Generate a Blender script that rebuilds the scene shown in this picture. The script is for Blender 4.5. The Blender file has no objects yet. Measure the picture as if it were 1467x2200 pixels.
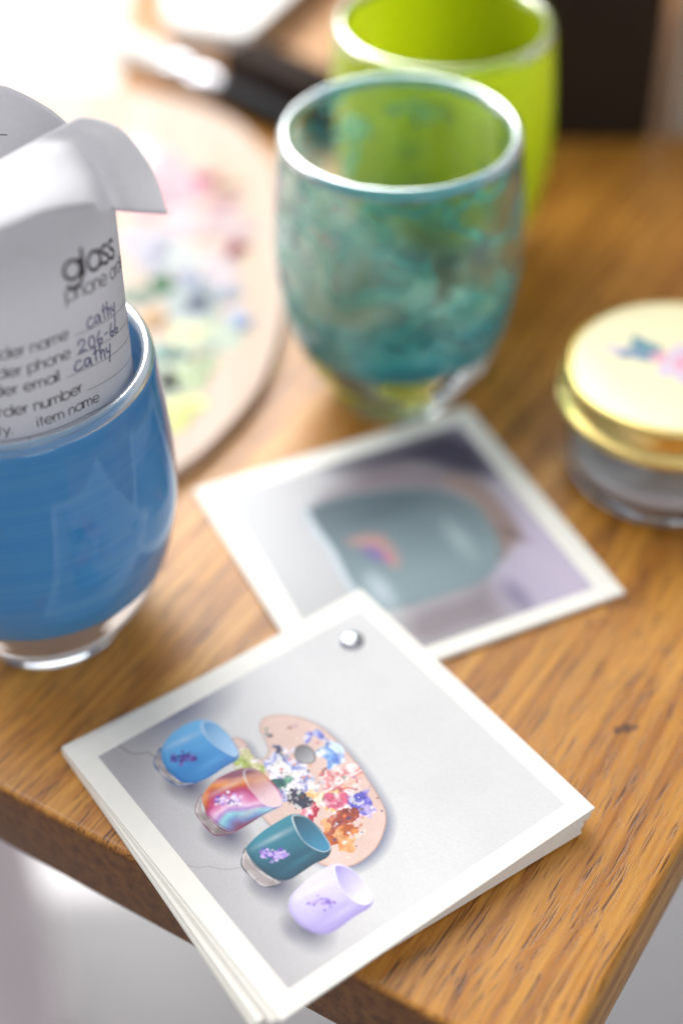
import bpy, bmesh, math, random
import numpy as np
from mathutils import Vector, Matrix

SC = bpy.context.scene
COL = SC.collection
MM = 0.001
rad = math.radians

# ------------------------------------------------------------------ camera
cam_data = bpy.data.cameras.new('camera')
cam = bpy.data.objects.new('camera', cam_data)
COL.objects.link(cam)
SC.camera = cam
cam_data.sensor_fit = 'VERTICAL'
cam_data.sensor_height = 36.0
cam_data.sensor_width = 24.0
cam_data.lens = 57.03
cam_data.clip_start = 0.01
cam_data.clip_end = 30.0
PITCH, ROLL = 0.734, -0.0151
fw = Vector((0, math.cos(PITCH), -math.sin(PITCH)))
rt = Vector((1, 0, 0))
up = rt.cross(fw)
r2 = rt * math.cos(ROLL) + up * math.sin(ROLL)
u2 = up * math.cos(ROLL) - rt * math.sin(ROLL)
cm = Matrix((r2, u2, -fw)).transposed().to_4x4()
cm.translation = Vector((0, 0, 0.3303))
cam.matrix_world = cm
cam_data.dof.use_dof = True
cam_data.dof.focus_distance = 0.394
cam_data.dof.aperture_fstop = 3.1
cam_data.dof.aperture_blades = 0

# ------------------------------------------------------------------ room light (a tall window behind the table, a dim room)
world = bpy.data.worlds.new('World')
SC.world = world
world.use_nodes = True
wbg = world.node_tree.nodes['Background']
wbg.inputs['Color'].default_value = (0.93, 0.95, 1.0, 1)
wbg.inputs['Strength'].default_value = 0.42

def area(name, loc, target, sx, sy, power, color):
    l = bpy.data.lights.new(name, 'AREA')
    l.shape = 'RECTANGLE'; l.size = sx; l.size_y = sy
    l.energy = power; l.color = color
    o = bpy.data.objects.new(name, l); COL.objects.link(o)
    o.location = loc
    o.rotation_euler = (Vector(target) - Vector(loc)).to_track_quat('-Z', 'Y').to_euler()
    return o
area('window_light', (-1.65, 1.30, 1.05), (-0.02, 0.38, 0.0), 0.95, 1.1, 25.0, (1.0, 0.985, 0.96))
area('skylight', (-0.5, 1.0, 1.9), (-0.02, 0.38, 0.0), 1.2, 0.9, 15.0, (1.0, 0.985, 0.97))
area('rear_window_light', (-0.42, 1.9, 1.30), (-0.05, 0.42, 0.0), 1.2, 1.0, 40.0, (1.0, 0.985, 0.97))
area('far_window_light', (0.9, -1.6, 1.5), (0.0, 0.35, 0.05), 0.9, 1.2, 11.0, (0.95, 0.97, 1.0))
bl = bpy.data.lights.new('ceiling_bulb', 'POINT'); bl.energy = 1.6; bl.color = (1.0, 0.72, 0.5); bl.shadow_soft_size = 0.045
bo = bpy.data.objects.new('ceiling_bulb', bl); COL.objects.link(bo); bo.location = (-0.25, -0.75, 1.35)

SC.render.engine = 'CYCLES'
SC.cycles.use_denoising = True
try:
    SC.cycles.denoiser = 'OPENIMAGEDENOISE'
except Exception:
    pass
SC.cycles.max_bounces = 14
SC.cycles.transmission_bounces = 12
SC.cycles.transparent_max_bounces = 12
SC.cycles.diffuse_bounces = 5
SC.cycles.glossy_bounces = 6
SC.cycles.sample_clamp_indirect = 8.0
SC.cycles.caustics_reflective = True
SC.cycles.caustics_refractive = True
SC.cycles.blur_glossy = 0.6
SC.view_settings.view_transform = 'Standard'
SC.view_settings.look = 'None'
SC.view_settings.gamma = 1.0
SC.view_settings.exposure = 0.25
SC.view_settings.use_curve_mapping = False

# ------------------------------------------------------------------ helpers
def srgb(h):
    h = h.lstrip('#')
    return tuple((c / 12.92 if c <= 0.04045 else ((c + 0.055) / 1.055) ** 2.4)
                 for c in (int(h[i:i + 2], 16) / 255 for i in (0, 2, 4)))

def new_mat(name):
    m = bpy.data.materials.new(name)
    m.use_nodes = True
    return m, m.node_tree.nodes, m.node_tree.links

def bsdf_of(m):
    return m.node_tree.nodes['Principled BSDF']

def node(m, t, **kw):
    n = m.node_tree.nodes.new(t)
    for k, v in kw.items():
        if k.startswith('i_'):
            key = k[2:].replace('_', ' ')
            n.inputs[key].default_value = v
        else:
            setattr(n, k, v)
    return n

def link(m, a, b):
    m.node_tree.links.new(a, b)

def ramp(m, fac, stops):
    r = m.node_tree.nodes.new('ShaderNodeValToRGB')
    cr = r.color_ramp
    while len(cr.elements) < len(stops):
        cr.elements.new(0.5)
    for e, (p, c) in zip(cr.elements, stops):
        e.position = p
        e.color = (*c, 1) if len(c) == 3 else c
    link(m, fac, r.inputs['Fac'])
    return r

def mixc(m, fac, a, b, mode='MIX'):
    n = m.node_tree.nodes.new('ShaderNodeMix')
    n.data_type = 'RGBA'; n.blend_type = mode
    for sock, val in ((n.inputs[0], fac), (n.inputs[6], a), (n.inputs[7], b)):
        if hasattr(val, 'is_output'):
            link(m, val, sock)
        elif isinstance(val, (int, float)):
            sock.default_value = val
        else:
            sock.default_value = (*val, 1)
    return n.outputs[2]

def mapped(m, scale, loc=(0, 0, 0), rot=(0, 0, 0)):
    tc = node(m, 'ShaderNodeTexCoord')
    mp = node(m, 'ShaderNodeMapping')
    mp.inputs['Scale'].default_value = scale
    mp.inputs['Location'].default_value = loc
    mp.inputs['Rotation'].default_value = rot
    link(m, tc.outputs['Object'], mp.inputs['Vector'])
    return mp.outputs['Vector']

def noise(m, vec, scale, detail=4, rough=0.55, dist=0.0):
    n = node(m, 'ShaderNodeTexNoise')
    n.inputs['Scale'].default_value = scale
    n.inputs['Detail'].default_value = detail
    n.inputs['Roughness'].default_value = rough
    n.inputs['Distortion'].default_value = dist
    link(m, vec, n.inputs['Vector'])
    return n.outputs['Fac']

def bump(m, height, strength, dist=0.0003):
    b = node(m, 'ShaderNodeBump')
    b.inputs['Strength'].default_value = strength
    b.inputs['Distance'].default_value = dist
    link(m, height, b.inputs['Height'])
    link(m, b.outputs['Normal'], bsdf_of(m).inputs['Normal'])

def plain(name, col, rough=0.5, metal=0.0, var=0.06, scale=60.0, coat=0.0, bumps=0.0, spec=0.5):
    """a plain surface with slight mottling and unevenness"""
    m, n, l = new_mat(name)
    b = bsdf_of(m)
    v = mapped(m, (1, 1, 1))
    f = noise(m, v, scale, 5)
    lo = tuple(c * (1 - var) for c in col); hi = tuple(min(1, c * (1 + var)) for c in col)
    r = ramp(m, f, [(0.3, lo), (0.7, hi)])
    link(m, r.outputs['Color'], b.inputs['Base Color'])
    b.inputs['Roughness'].default_value = rough
    b.inputs['Metallic'].default_value = metal
    b.inputs['Coat Weight'].default_value = coat
    b.inputs['Specular IOR Level'].default_value = spec
    if bumps:
        bump(m, noise(m, v, scale * 12, 3), bumps, 0.0002)
    return m

def put(o, parent=None, label=None, cat=None, group=None, kind=None):
    if o.name not in COL.objects:
        COL.objects.link(o)
    if parent is not None:
        o.parent = parent
    for k, v in (('label', label), ('category', cat), ('group', group), ('kind', kind)):
        if v:
            o[k] = v
    return o

def empty(name, loc=(0, 0, 0), rz=0.0, **kw):
    o = bpy.data.objects.new(name, None)
    o.empty_display_size = 0.01
    o.location = [c * MM for c in loc]
    o.rotation_euler = (0, 0, rz)
    return put(o, **kw)

def mesh_obj(name, verts, faces, mat, parent=None, smooth=True, scale=MM, **kw):
    me = bpy.data.meshes.new(name)
    me.from_pydata([(v[0] * scale, v[1] * scale, v[2] * scale) for v in verts], [], faces)
    me.update()
    if smooth:
        me.polygons.foreach_set('use_smooth', [True] * len(me.polygons))
    if mat is not None:
        me.materials.append(mat)
    o = bpy.data.objects.new(name, me)
    return put(o, parent, **kw)

def lathe(name, prof, mat, parent=None, n=96, loc=(0, 0, 0), **kw):
    """revolve a (radius, height) profile in mm; a zero radius closes on the axis"""
    vs, fs, rings = [], [], []
    for r, z in prof:
        if r < 1e-6:
            rings.append([len(vs)]); vs.append((loc[0], loc[1], z + loc[2]))
        else:
            st = len(vs)
            for k in range(n):
                a = 2 * math.pi * k / n
                vs.append((loc[0] + r * math.cos(a), loc[1] + r * math.sin(a), z + loc[2]))
            rings.append(list(range(st, st + n)))
    for a, b in zip(rings, rings[1:]):
        for k in range(n):
            k2 = (k + 1) % n
            if len(a) == 1 and len(b) == 1:
                continue
            if len(a) == 1:
                fs.append((a[0], b[k2], b[k]))
            elif len(b) == 1:
                fs.append((a[k], a[k2], b[0]))
            else:
                fs.append((a[k], a[k2], b[k2], b[k]))
    return mesh_obj(name, vs, fs, mat, parent, **kw)

def smooth_prof(pts, sub=6):
    """Catmull-Rom through profile points"""
    out = []
    P = [pts[0]] + list(pts) + [pts[-1]]
    for i in range(1, len(P) - 2):
        p0, p1, p2, p3 = (np.array(P[j], float) for j in (i - 1, i, i + 1, i + 2))
        for k in range(sub):
            t = k / sub
            q = 0.5 * ((2 * p1) + (p2 - p0) * t + (2 * p0 - 5 * p1 + 4 * p2 - p3) * t * t + (3 * p1 - p0 - 3 * p2 + p3) * t ** 3)
            out.append(tuple(q))
    out.append(tuple(P[-1]))
    return out

def smooth_loop(pts, sub=6):
    n = len(pts); out = []
    for i in range(n):
        p0, p1, p2, p3 = (np.array(pts[(i + j) % n], float) for j in (-1, 0, 1, 2))
        for k in range(sub):
            t = k / sub
            out.append(tuple(0.5 * ((2 * p1) + (p2 - p0) * t + (2 * p0 - 5 * p1 + 4 * p2 - p3) * t * t + (3 * p1 - p0 - 3 * p2 + p3) * t ** 3)))
    return out

def box(name, x0, x1, y0, y1, z0, z1, mat, parent=None, bev=0.0, seg=2, **kw):
    bm = bmesh.new()
    bmesh.ops.create_cube(bm, size=1.0)
    for v in bm.verts:
        v.co = Vector(((x0 + x1) / 2 + v.co.x * (x1 - x0), (y0 + y1) / 2 + v.co.y * (y1 - y0), (z0 + z1) / 2 + v.co.z * (z1 - z0))) * MM
    if bev:
        bmesh.ops.bevel(bm, geom=list(bm.edges), offset=bev * MM, segments=seg, affect='EDGES', profile=0.5)
    me = bpy.data.meshes.new(name); bm.to_mesh(me); bm.free()
    if bev:
        me.polygons.foreach_set('use_smooth', [True] * len(me.polygons))
        try:
            me.set_sharp_from_angle(angle=rad(40))
        except Exception:
            pass
    me.materials.append(mat)
    return put(bpy.data.objects.new(name, me), parent, **kw)

def prism(name, loop, z0, z1, mat, parent=None, bev=0.0, **kw):
    bm = bmesh.new()
    vs = [bm.verts.new((x * MM, y * MM, z0 * MM)) for x, y in loop]
    f = bm.faces.new(vs)
    f.normal_update()
    if f.normal.z > 0:
        f.normal_flip()
    r = bmesh.ops.extrude_face_region(bm, geom=[f])
    for g in r['geom']:
        if isinstance(g, bmesh.types.BMVert):
            g.co.z = z1 * MM
    bmesh.ops.recalc_face_normals(bm, faces=bm.faces)
    if bev:
        es = [e for e in bm.edges if all(abs(v.co.z - z1 * MM) < 1e-7 for v in e.verts)]
        bmesh.ops.bevel(bm, geom=es, offset=bev * MM, segments=3, affect='EDGES', profile=0.5)
    me = bpy.data.meshes.new(name); bm.to_mesh(me); bm.free()
    me.materials.append(mat)
    return put(bpy.data.objects.new(name, me), parent, **kw)

# ------------------------------------------------------------------ oak table
def oak(name, axis_scale=(1, 1, 1), tone=1.0):
    """oak with the grain along local X: ring bands, medium streaks and long open pores"""
    m, n, l = new_mat(name)
    b = bsdf_of(m)
    # coordinates bent by slow noise, so that the rings wander as they do in flat-sawn oak
    tc = node(m, 'ShaderNodeTexCoord')
    slow = node(m, 'ShaderNodeTexNoise'); slow.inputs['Scale'].default_value = 1.0; slow.inputs['Detail'].default_value = 2.0
    mp0 = node(m, 'ShaderNodeMapping'); mp0.inputs['Scale'].default_value = (13, 30, 30)
    link(m, tc.outputs['Object'], mp0.inputs['Vector']); link(m, mp0.outputs['Vector'], slow.inputs['Vector'])
    wv_ = node(m, 'ShaderNodeVectorMath', operation='MULTIPLY_ADD'); wv_.inputs[1].default_value = (0.0, 0.009, 0.009)
    link(m, slow.outputs['Color'], wv_.inputs[0]); link(m, tc.outputs['Object'], wv_.inputs[2])
    def bent(scale, loc=(0, 0, 0)):
        mp = node(m, 'ShaderNodeMapping'); mp.inputs['Scale'].default_value = scale; mp.inputs['Location'].default_value = loc
        link(m, wv_.outputs[0], mp.inputs['Vector'])
        return mp.outputs['Vector']
    big = noise(m, mapped(m, (4.0, 18, 18)), 1.0, 3)
    rings = noise(m, bent((3.0, 330, 330)), 1.0, 3, 0.55)
    streak = noise(m, bent((14, 620, 620), (3, 1, 2)), 1.0, 4, 0.6)
    pores = noise(m, bent((48, 1750, 1750), (7, 3, 1)), 1.0, 2, 0.5, 0.25)
    pores2 = noise(m, bent((130, 3000, 3000), (1, 9, 4)), 1.0, 2, 0.5)
    c1 = ramp(m, rings, [(0.26, (0.29 * tone, 0.100 * tone, 0.006 * tone)), (0.42, (0.44 * tone, 0.182 * tone, 0.018 * tone)), (0.56, (0.56 * tone, 0.262 * tone, 0.036 * tone)), (0.74, (0.64 * tone, 0.335 * tone, 0.064 * tone))])
    sc = ramp(m, streak, [(0.25, (0.78, 0.70, 0.58)), (0.55, (1, 1, 1)), (0.8, (1.1, 1.1, 1.08))])
    c2 = mixc(m, 0.8, c1.outputs['Color'], sc.outputs['Color'], 'MULTIPLY')
    bigc = ramp(m, big, [(0.3, (0.80, 0.68, 0.50)), (0.7, (1.08, 1.05, 1.0))])
    c3 = mixc(m, 0.75, c2, bigc.outputs['Color'], 'MULTIPLY')
    pm = ramp(m, pores, [(0.36, (1, 1, 1)), (0.44, (0, 0, 0))])
    pm2 = ramp(m, pores2, [(0.33, (0.6, 0.6, 0.6)), (0.41, (0, 0, 0))])
    padd = mixc(m, 1.0, pm.outputs['Color'], pm2.outputs['Color'], 'LIGHTEN')
    # open pores gather in the darker early-wood part of each ring
    early = ramp(m, rings, [(0.35, (1, 1, 1)), (0.52, (0.75, 0.75, 0.75)), (0.62, (0.3, 0.3, 0.3))])
    pmask = mixc(m, 1.0, padd, early.outputs['Color'], 'MULTIPLY')
    c4 = mixc(m, pmask, c3, (0.055 * tone, 0.018 * tone, 0.004 * tone))
    # a small cluster of dark flecks near the right edge
    tk = node(m, 'ShaderNodeTexCoord')
    wob = noise(m, mapped(m, (420, 420, 420)), 1.0, 3)
    last = c4
    for kx, ky, kr in ((0.1008, 0.0272, 0.0017), (0.0988, 0.0288, 0.0012), (0.1022, 0.0252, 0.0009)):
        vd = node(m, 'ShaderNodeVectorMath', operation='DISTANCE'); vd.inputs[1].default_value = (kx, ky, 0.0)
        link(m, tk.outputs['Object'], vd.inputs[0])
        md = node(m, 'ShaderNodeMath', operation='MULTIPLY_ADD'); md.inputs[1].default_value = 0.0032; md.inputs[2].default_value = -0.0016
        link(m, wob, md.inputs[0])
        ad = node(m, 'ShaderNodeMath', operation='ADD'); link(m, vd.outputs['Value'], ad.inputs[0]); link(m, md.outputs[0], ad.inputs[1])
        mr = node(m, 'ShaderNodeMapRange'); mr.inputs['From Min'].default_value = kr * 0.55; mr.inputs['From Max'].default_value = kr * 1.25
        mr.inputs['To Min'].default_value = 0.85; mr.inputs['To Max'].default_value = 0.0
        link(m, ad.outputs[0], mr.inputs['Value'])
        last = mixc(m, mr.outputs['Result'], last, (0.035, 0.014, 0.010))
    # darker end grain, with the shade of the table's near end painted in
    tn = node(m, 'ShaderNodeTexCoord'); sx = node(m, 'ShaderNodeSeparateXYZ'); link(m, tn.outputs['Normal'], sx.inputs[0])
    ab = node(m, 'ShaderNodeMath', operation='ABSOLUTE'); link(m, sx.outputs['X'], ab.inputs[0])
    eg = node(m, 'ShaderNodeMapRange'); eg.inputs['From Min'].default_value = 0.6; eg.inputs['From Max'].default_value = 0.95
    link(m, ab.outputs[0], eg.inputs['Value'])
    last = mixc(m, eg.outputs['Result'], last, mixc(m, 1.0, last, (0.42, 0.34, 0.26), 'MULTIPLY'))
    link(m, last, b.inputs['Base Color'])
    rr = ramp(m, streak, [(0.2, (0.34, 0.34, 0.34)), (0.8, (0.44, 0.44, 0.44))])
    link(m, rr.outputs['Color'], b.inputs['Roughness'])
    b.inputs['Specular IOR Level'].default_value = 0.62
    b.inputs['Coat Weight'].default_value = 0.08
    b.inputs['Coat Roughness'].default_value = 0.28
    inv = node(m, 'ShaderNodeInvert'); link(m, pmask, inv.inputs['Color'])
    hm = mixc(m, 0.35, inv.outputs['Color'], sc.outputs['Color'])
    dent = noise(m, mapped(m, (160, 160, 160)), 1.0, 4, 0.65)
    hm2 = mixc(m, 0.22, hm, dent)
    bump(m, hm2, 0.42, 0.0003)
    return m

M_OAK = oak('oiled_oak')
TA = math.pi / 2 - 0.5591                        # the grain runs along this direction
table = empty('oak_table', (43.88, 179.29, 0), TA, label='oiled oak table with square corner, pale wood grain and rounded edges', cat='table')
# local X runs along the grain, local Y to the far left; the near corner is the origin
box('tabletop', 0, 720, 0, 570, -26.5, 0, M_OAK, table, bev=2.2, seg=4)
M_LEG = plain('pale_leg_paint', (0.62, 0.56, 0.58), 0.45)
for lx, ly in ((34, 42), (680, 42), (44, 528), (680, 528)):
    box('leg', lx - 20, lx + 20, ly - 20, ly + 20, -720, -26.8, M_LEG, table, bev=2)

M_FLOOR = plain('pale_floor', (0.26, 0.26, 0.27), 0.45, var=0.05, scale=3.0)
mesh_obj('floor', [(-6000, -6000, -721), (6000, -6000, -721), (6000, 6000, -721), (-6000, 6000, -721)], [(0, 1, 2, 3)], M_FLOOR, kind='structure')

mesh_obj('lit_floor_disc', [(-210 + 420 * math.cos(t), 1150 + 420 * math.sin(t), -720 + 5.0) for t in np.linspace(0, 2 * math.pi, 64, endpoint=False)]
         + [(-210 + 428 * math.cos(t), 1150 + 428 * math.sin(t), -720.8) for t in np.linspace(0, 2 * math.pi, 64, endpoint=False)],
         [tuple(range(64))] + [(64 + k, 64 + (k + 1) % 64, (k + 1) % 64, k) for k in range(64)], plain('lit_floor_white', (0.86, 0.86, 0.87), 0.9, var=0.04, scale=80, bumps=0.4),
         smooth=False, label='round white rug standing in for lit floor under the table', cat='disc')  # bright patch of lit floor, put in as a white disc
pouf = empty('round_pouf', (-405, 555, -721), 0, label='pale pink round pouf standing on the floor below the table', cat='pouf')
M_PINK = plain('pale_pink_fabric', (0.88, 0.80, 0.83), 0.8, var=0.05, scale=30, bumps=0.3)
lathe('cushion', smooth_prof([(0, 420), (150, 416), (198, 398), (214, 350), (218, 250), (218, 130), (212, 84), (200, 70), (0, 70)], 5), M_PINK, pouf, n=72)
lathe('base', [(0, 0), (190, 0), (194, 6), (194, 68), (0, 69)], plain('brown_pouf_base', (0.14, 0.05, 0.035), 0.5), pouf, n=72)

# ------------------------------------------------------------------ hand blown glasses
def clear_glass(name, tint=(1, 1, 1), rough=0.0):
    m, n, l = new_mat(name)
    n.remove(bsdf_of(m))
    g = node(m, 'ShaderNodeBsdfGlass')
    g.inputs['Color'].default_value = (*tint, 1)
    g.inputs['Roughness'].default_value = rough
    g.inputs['IOR'].default_value = 1.47
    # faint hand-blown waviness
    v = mapped(m, (1, 1, 1.6))
    b = node(m, 'ShaderNodeBump'); b.inputs['Strength'].default_value = 0.12; b.inputs['Distance'].default_value = 0.0004
    link(m, noise(m, v, 70, 2), b.inputs['Height'])
    link(m, b.outputs['Normal'], g.inputs['Normal'])
    link(m, g.outputs[0], n['Material Output'].inputs['Surface'])
    return m

def colour_layer(name, col_out, alpha_out, m, trans=0.55):
    """the colour skin inside the clear wall: scatters, glows through, and lets some view pass"""
    n = m.node_tree.nodes
    d = node(m, 'ShaderNodeBsdfDiffuse'); t = node(m, 'ShaderNodeBsdfTranslucent'); tr = node(m, 'ShaderNodeBsdfTransparent')
    for s in (d, t):
        if hasattr(col_out, 'is_output'):
            link(m, col_out, s.inputs['Color'])
        else:
            s.inputs['Color'].default_value = (*col_out, 1)
    mx = node(m, 'ShaderNodeMixShader'); mx.inputs[0].default_value = trans
    link(m, d.outputs[0], mx.inputs[1]); link(m, t.outputs[0], mx.inputs[2])
    tcol = mixc(m, 0.55, col_out, (1, 1, 1))
    tcol = mixc(m, 0.8, col_out, (1, 1, 1)) if name.startswith('marbled') else tcol
    link(m, tcol, tr.inputs['Color'])
    m2 = node(m, 'ShaderNodeMixShader')
    if hasattr(alpha_out, 'is_output'):
        link(m, alpha_out, m2.inputs[0])
    else:
        m2.inputs[0].default_value = alpha_out
    link(m, tr.outputs[0], m2.inputs[1]); link(m, mx.outputs[0], m2.inputs[2])
    link(m, m2.outputs[0], n['Material Output'].inputs['Surface'])
    return m

OUT = [(0, 0.35), (10, 0.2), (17.5, 0), (20.2, 0.9), (22, 4), (25.6, 10), (30.4, 18), (35, 30), (37.6, 44), (38.3, 57), (37.8, 71), (36.8, 84), (36.15, 91.2), (36.0, 92.3), (32.72, 92.3), (32.72, 91.2)]
INN = [(33.1, 84), (33.9, 71), (34.3, 57), (33.5, 46), (30.8, 36), (25.5, 28), (17, 23.0), (9, 21.3), (0, 21)]
GLASS_PROF = smooth_prof(OUT[:-3], 5) + OUT[-3:-1] + smooth_prof([OUT[-1]] + INN, 5)
RIM_PROF = smooth_prof([(32.72, 92.35), (32.8, 93.2), (33.2, 94.4), (34.2, 95.0), (35.3, 94.4), (35.85, 93.2), (36.0, 92.35)], 5) + [(32.72, 92.35)]
SKIN_PROF = smooth_prof([(0, 19.6), (9, 19.9), (17.6, 21.8), (26.5, 27.2), (31.9, 35.6), (34.7, 45.8), (35.5, 57), (35.0, 71), (34.2, 84), (34.0, 87), (34.0, 91.6)], 6)

def votive(name, loc, rot, m_clear, m_skin, m_rim, sr=1.0, sz=1.0, **kw):
    t = empty(name, loc, rot, **kw)
    lathe('clear_wall', [(r * sr, z * sz) for r, z in GLASS_PROF], m_clear, t, n=128)
    lathe('colour_skin', [(r * sr, z * sz) for r, z in SKIN_PROF], m_skin, t, n=128)
    lathe('pale_rim', [(r * sr, z * sz) for r, z in RIM_PROF], m_rim, t, n=128)
    return t

def rim_glass(name, col):
    """fire-polished lip: milky glass that carries light"""
    m, n, l = new_mat(name); b = bsdf_of(m)
    f = noise(m, mapped(m, (1, 1, 1)), 120, 3)
    r = ramp(m, f, [(0.3, tuple(c * 0.92 for c in col)), (0.7, col)])
    link(m, r.outputs['Color'], b.inputs['Base Color'])
    b.inputs['Roughness'].default_value = 0.25; b.inputs['IOR'].default_value = 1.47
    b.inputs['Transmission Weight'].default_value = 0.8
    b.inputs['Specular IOR Level'].default_value = 0.35
    return m
M_RIM_B = rim_glass('pale_blue_lip', (0.55, 0.78, 0.97)); M_RIM_T = rim_glass('pale_aqua_lip', (0.26, 0.60, 0.66)); M_RIM_G = rim_glass('pale_lime_lip', (0.66, 0.85, 0.04))

M_CLEAR_B = clear_glass('clear_glass_bluish', (0.97, 0.985, 1.0))
M_CLEAR_T = clear_glass('clear_glass_plain', (0.97, 0.99, 0.985))
M_CLEAR_G = clear_glass('clear_glass_greenish', (0.98, 1.0, 0.95))

# blue: an even, milky sky blue with fine turning lines
m, n, l = new_mat('sky_blue_skin'); n.remove(bsdf_of(m))
f = noise(m, mapped(m, (10, 10, 330)), 1.0, 3)
c = ramp(m, f, [(0.25, (0.11, 0.50, 1.0)), (0.75, (0.18, 0.60, 1.0))])
M_BLUE = colour_layer('sky_blue_skin', c.outputs['Color'], 0.90, m, 0.06)

# teal: marbled swirls of teal, mint and smoke, see-through between them
m, n, l = new_mat('marbled_teal_skin'); n.remove(bsdf_of(m))
v = mapped(m, (1, 1, 1.25), rot=(0.5, 0.3, 0.2))
warp = node(m, 'ShaderNodeTexNoise'); warp.inputs['Scale'].default_value = 34; warp.inputs['Detail'].default_value = 2
link(m, v, warp.inputs['Vector'])
vs = node(m, 'ShaderNodeVectorMath', operation='MULTIPLY_ADD'); vs.inputs[1].default_value = (0.06, 0.06, 0.06)
link(m, warp.outputs['Color'], vs.inputs[0]); link(m, v, vs.inputs[2])
sw = noise(m, vs.outputs[0], 27, 2, 0.5, 1.2)
sw2 = noise(m, vs.outputs[0], 17, 2, 0.45, 1.4)
c = ramp(m, sw, [(0.28, (0.004, 0.15, 0.20)), (0.42, (0.02, 0.42, 0.44)), (0.52, (0.10, 0.68, 0.60)), (0.60, (0.38, 0.92, 0.76)), (0.72, (0.04, 0.42, 0.50))])
al = ramp(m, sw2, [(0.41, (0.03, 0.03, 0.03)), (0.49, (0.52, 0.52, 0.52)), (0.565, (0.04, 0.04, 0.04))])
tz = node(m, 'ShaderNodeTexCoord'); sz_ = node(m, 'ShaderNodeSeparateXYZ'); link(m, tz.outputs['Object'], sz_.inputs[0])
pool = node(m, 'ShaderNodeMapRange'); pool.inputs['From Min'].default_value = 0.062; pool.inputs['From Max'].default_value = 0.026
link(m, sz_.outputs['Z'], pool.inputs['Value'])          # the colour pools thick and bluer at the bottom
deep = mixc(m, 0.55, c.outputs['Color'], (0.04, 0.30, 0.46))
cc = mixc(m, pool.outputs['Result'], c.outputs['Color'], deep)
aa = mixc(m, pool.outputs['Result'], al.outputs['Color'], (0.62, 0.62, 0.62))
M_TEAL = colour_layer('marbled_teal_skin', cc, aa, m, 0.5)

# lime green: nearly opaque
m, n, l = new_mat('lime_skin'); n.remove(bsdf_of(m))
f = noise(m, mapped(m, (12, 12, 30)), 1.0, 2)
c = ramp(m, f, [(0.3, (0.76, 0.90, 0.012)), (0.7, (0.86, 0.96, 0.02))])
M_LIME = colour_layer('lime_skin', c.outputs['Color'], 0.95, m, 0.42)

GB = (-82.94, 323.82, 0)
votive('glass_tumbler', GB, 0.4, M_CLEAR_B, M_BLUE, M_RIM_B, 1.035, 0.97, label='sky blue glass tumbler holding a rolled paper order form', cat='tumbler', group='hand blown glasses')
votive('glass_tumbler', (18.9, 428.37, 0), 1.1, M_CLEAR_T, M_TEAL, M_RIM_T, label='marbled teal see-through glass tumbler standing behind the cards', cat='tumbler', group='hand blown glasses')
votive('glass_tumbler', (36.02, 500.25, 0), 0.0, M_CLEAR_G, M_LIME, M_RIM_G, label='lime green glass tumbler at the back behind the teal one', cat='tumbler', group='hand blown glasses')

# ------------------------------------------------------------------ rolled order form standing in the blue glass
m, n, l = new_mat('office_paper'); n.remove(bsdf_of(m))
pd = node(m, 'ShaderNodeBsdfDiffuse'); pt = node(m, 'ShaderNodeBsdfTranslucent')
pf = ramp(m, noise(m, mapped(m, (1, 1, 1)), 900, 3), [(0.3, (0.74, 0.74, 0.76)), (0.7, (0.79, 0.79, 0.80))])
link(m, pf.outputs['Color'], pd.inputs['Color']); pt.inputs['Color'].default_value = (0.82, 0.81, 0.85, 1)
pm = node(m, 'ShaderNodeMixShader'); pm.inputs[0].default_value = 0.34
link(m, pd.outputs[0], pm.inputs[1]); link(m, pt.outputs[0], pm.inputs[2])
link(m, pm.outputs[0], n['Material Output'].inputs['Surface'])
M_PAPER = m
M_INK = plain('grey_print_ink', srgb('3c3840'), 0.6)
M_PEN = plain('blue_pen_ink', srgb('1d2270'), 0.5)

form = empty('order_form', (GB[0], GB[1], 26.0), 0, label='white printed order form rolled up and folded over in the blue tumbler', cat='paper form')
FZ0 = 26.0
def tube_r(z):
    if z > 88: return 31.5
    # follows the inside of the tumbler below the rim
    return float(np.interp(z, [24, 28, 36, 46, 57, 71, 88], [16.5, 22.0, 27.6, 30.6, 31.4, 31.6, 31.5]))
def tube_p(th, z, off=0.0):
    r = tube_r(z) + off
    a = rad(th)
    return (r * math.cos(a), r * math.sin(a), z - FZ0)
def top_z(th):
    # front lip is high, the right side lower, the back stands up again
    return float(np.interp(th, [-130, -83, -68, -48, -26, 9, 35, 60, 80, 95, 130, 200], [143.5, 144.9, 146.1, 146.9, 142.2, 131.0, 137, 144, 148, 149.5, 150, 146]))
ths = np.linspace(-128, 190, 160)
zz = np.linspace(0, 1, 70)
V = []; Fc = []
for i, t in enumerate(ths):
    zt = top_z(t)
    for j, w in enumerate(zz):
        z = 26.5 + (zt - 26.5) * w
        x, y, q = tube_p(t, z, -0.35 if t > 120 else 0.0)
        wob = 0.35 * math.sin(t * 0.06 + 1.0) * max(0, (z - 95) / 50)
        # a short kinked crease high on the left of the sheet
        for (a0, q0), (a1, q1) in (((-80, 135.5), (-60, 138.0)), ((-60, 138.0), (-47, 131.5))):
            ex, ey = rad(a1 - a0) * 31.5, q1 - q0
            wx, wy = rad(t - a0) * 31.5, z - q0
            k = min(1, max(0, (wx * ex + wy * ey) / (ex * ex + ey * ey)))
            wob -= 0.42 * math.exp(-((wx - k * ex) ** 2 + (wy - k * ey) ** 2) / 1.3)
        a = rad(t)
        V.append((x + wob * math.cos(a), y + wob * math.sin(a), q))
nz = len(zz)
for i in range(len(ths) - 1):
    for j in range(nz - 1):
        Fc.append((i * nz + j, (i + 1) * nz + j, (i + 1) * nz + j + 1, i * nz + j + 1))
sheet = mesh_obj('rolled_sheet', V, Fc, M_PAPER, form)

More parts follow.
